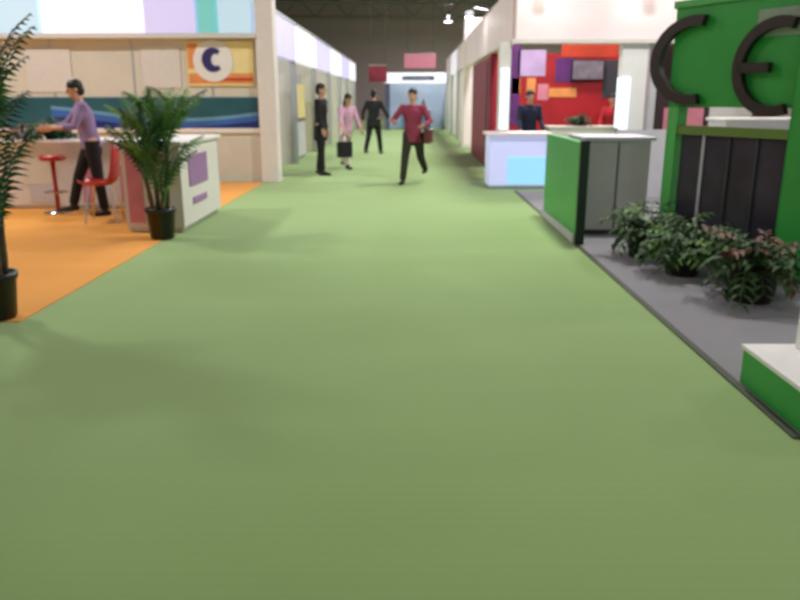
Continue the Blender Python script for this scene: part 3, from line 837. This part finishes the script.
# ------------------------------------------------------------------ green frame structure with the big letters
P1 = Vector((2.56, 7.42, 0)); P2 = Vector((3.30, 6.02, 0))
ux = (P2 - P1).normalized(); un = Vector((ux.y, -ux.x, 0))       # un points towards the aisle / camera
if un.y > 0: un = -un
WL = (P2 - P1).length
Mw = Matrix(((ux.x, un.x, 0, P1.x), (ux.y, un.y, 0, P1.y), (0, 0, 1, 0), (0, 0, 0, 1)))   # local x along the wall, local y out, z up
gf = thing('booth_frame', 'bright green frame wall with smoked glass below and sign board above', 'booth frame', (0, 0, 0))
gf.location = P1 + Vector((0, 0, .007)); OFF = P1
def W(name, x0, x1, y0, y1, z0, z1, m, parent=None, bev=.005):
    return MB(OFF).box(x0, x1, y0, y1, z0, z1, M=Mw, bev=bev).build(name, m, parent or gf)
W('post', -.02, .10, -.06, .06, 0, 1.42, m_green2)
W('pillar', WL - .30, WL + .32, -.10, .06, 0, 2.40, m_green)
W('beam', .10, WL - .30, -.05, .05, 1.17, 1.25, m_olive)
W('sill_beam', .10, WL - .30, -.04, .04, 0, .10, m_green2)
W('header_board', -.10, WL + .32, -.09, -.02, 1.42, 2.32, m_green)
W('header_rail', -.12, WL + .34, -.11, .0, 2.32, 2.38, m_green2)
n = 4
for k in range(n):
    xa = .12 + (WL - .44) * k / n; xb = .12 + (WL - .44) * (k + 1) / n
    W('glass_panel', xa + .012, xb - .012, -.012, .012, .10, 1.17, m_glass_dark, bev=.002)
    if k: W('mullion', xa - .012, xa + .012, -.03, .03, .10, 1.17, m_dgrey if k != 1 else m_lgrey, bev=.002)
W('pale_patch', WL - .78, WL - .34, -.019, -.012, 2.0, 2.22, mat('pale green grey', (150, 170, 150), .5), bev=.002)

# big C and E: half circle letters, mounted on the board facing the visitor
def arc_letter(name, cx, cz, r, w, label, bar, half, sx, fl=0):
    t = thing(name, label, 'letter', Mw @ Vector((cx, .03, cz)), 0)
    loc0 = Mw @ Vector((cx, .03, cz)); o0 = tuple(loc0)
    out = []; n = 34; a0, a1 = R(90 - half), R(270 + half)
    for k in range(n + 1):
        a = a0 + (a1 - a0) * k / n; out.append((cx + sx * r * math.cos(a), cz + r * math.sin(a)))
    for k in range(n + 1):
        a = a1 - (a1 - a0) * k / n; out.append((cx + sx * (r - w) * math.cos(a), cz + (r - w) * math.sin(a)))
    MB(o0).prism(out, lambda p: Mw @ Vector((p[0], .0, p[1])), lambda p: Mw @ Vector((p[0], .06, p[1]))).build('arc', m_letter, t)
    if bar:
        MB(o0).box(cx - sx * (r - w * .6), cx + bar, .0, .06, cz - w * .45, cz + w * .45, M=Mw).build('middle_bar', m_letter, t)
    for zz in (.6, -.6):
        p = (cx - sx * r * .75, cz + zz * r)
        MB(o0).box(p[0] - .012, p[0] + .012, -.02, .01, p[1] - .012, p[1] + .012, M=Mw).build('mounting_pin', m_alu, t)
    return t
def wall_px(px, py):
    """where a sight line through the photo meets the sign's plane, in wall coordinates"""
    d = ray(px, py); n3 = Vector((un.x, un.y, 0)); q = P1 + n3 * .06
    t = (n3.dot(q) - n3.dot(Vector((0, 0, 0)))) / n3.dot(d)
    w = d * t; w.z += CAMZ
    return (w - P1).dot(ux), w.z
xc0, zc = wall_px(650, 61); xc1, _ = wall_px(700, 61)
_, zt = wall_px(675, 17); _, zb = wall_px(675, 105)
rC = (zt - zb) / 2; half = 12; sxC = (xc1 - xc0) / (rC * (1 + math.sin(R(half))))
arc_letter('letter_c', xc0 + sxC * rC, (zt + zb) / 2, rC, .095, 'big dark brown letter C with rounded half circle shape on the green board', 0, half, sxC)
xe0, _ = wall_px(732, 66); xe1, _ = wall_px(790, 66); xb_, _ = wall_px(768, 64); _, zt = wall_px(772, 16); _, zb = wall_px(772, 117)
rE = (zt - zb) / 2; sxE = (xe1 - xe0) / (rE * (1 + math.sin(R(20))))
arc_letter('letter_e', xe0 + sxE * rE, (zt + zb) / 2, rE, .09, 'big dark brown rounded letter E with middle bar, right of the C', xb_ - (xe0 + sxE * rE), 20, sxE)

# things seen through the slot / behind the frame
sb2 = thing('display_counter', 'white display counter seen behind the green frame under its letters', 'counter', (5.2, 10.6, .007))
MB((5.2, 10.6, 0)).box(4.3, 6.6, 10.4, 11.0, .05, 1.2, bev=.01).build('body', m_white, sb2)
MB((5.2, 10.6, 0)).box(4.26, 6.64, 10.36, 11.04, 1.2, 1.24, bev=.01).build('counter_top', m_offwhite, sb2)
MB((5.2, 10.6, 0)).box(4.34, 6.56, 10.44, 10.96, 0, .05).build('plinth', m_dgrey, sb2)

# ------------------------------------------------------------------ green platform, near right
pf = thing('display_platform', 'low green platform with white top at the right edge of the aisle', 'platform', (2.6, 3.5, .007))
po = (2.6, 3.5, 0)
MB(po).box(1.81, 4.2, 3.17, 3.82, .0, .19, bev=.004).build('body', m_green, pf)
MB(po).box(1.80, 4.2, 3.16, 3.83, .19, .215, bev=.004).build('top_board', m_white, pf)
pdst = thing('display_block', 'white display block standing on the green platform at the right edge', 'display block', (2.3, 3.66, .222))
MB().box(-.24, .5, -.12, .12, 0, .30, bev=.008).build('block', m_white, pdst)
MB().box(-.25, .51, -.13, .13, .30, .32, bev=.005).build('lid', m_offwhite, pdst)

# ------------------------------------------------------------------ world, camera, view
w = bpy.data.worlds.new('hall'); scene.world = w; w.use_nodes = True
bg = w.node_tree.nodes['Background']; bg.inputs[0].default_value = (.75, .8, .85, 1); bg.inputs[1].default_value = .5
cam = bpy.data.cameras.new('camera'); co_ = bpy.data.objects.new('camera', cam); col.objects.link(co_)
co_.location = (0, 0, CAMZ)
co_.rotation_euler = (PI / 2 - PITCH, 0, YAW)
cam.sensor_fit = 'HORIZONTAL'; cam.sensor_width = 36; cam.lens = 36 * F / 800
cam.clip_end = 200
cam.dof.use_dof = True; cam.dof.focus_distance = .9; cam.dof.aperture_fstop = 7.5   # the snapshot is slightly out of focus
scene.camera = co_
vs = scene.view_settings
vs.view_transform = 'Standard'; vs.look = 'None'; vs.gamma = 1; vs.use_curve_mapping = False; vs.exposure = 0.0
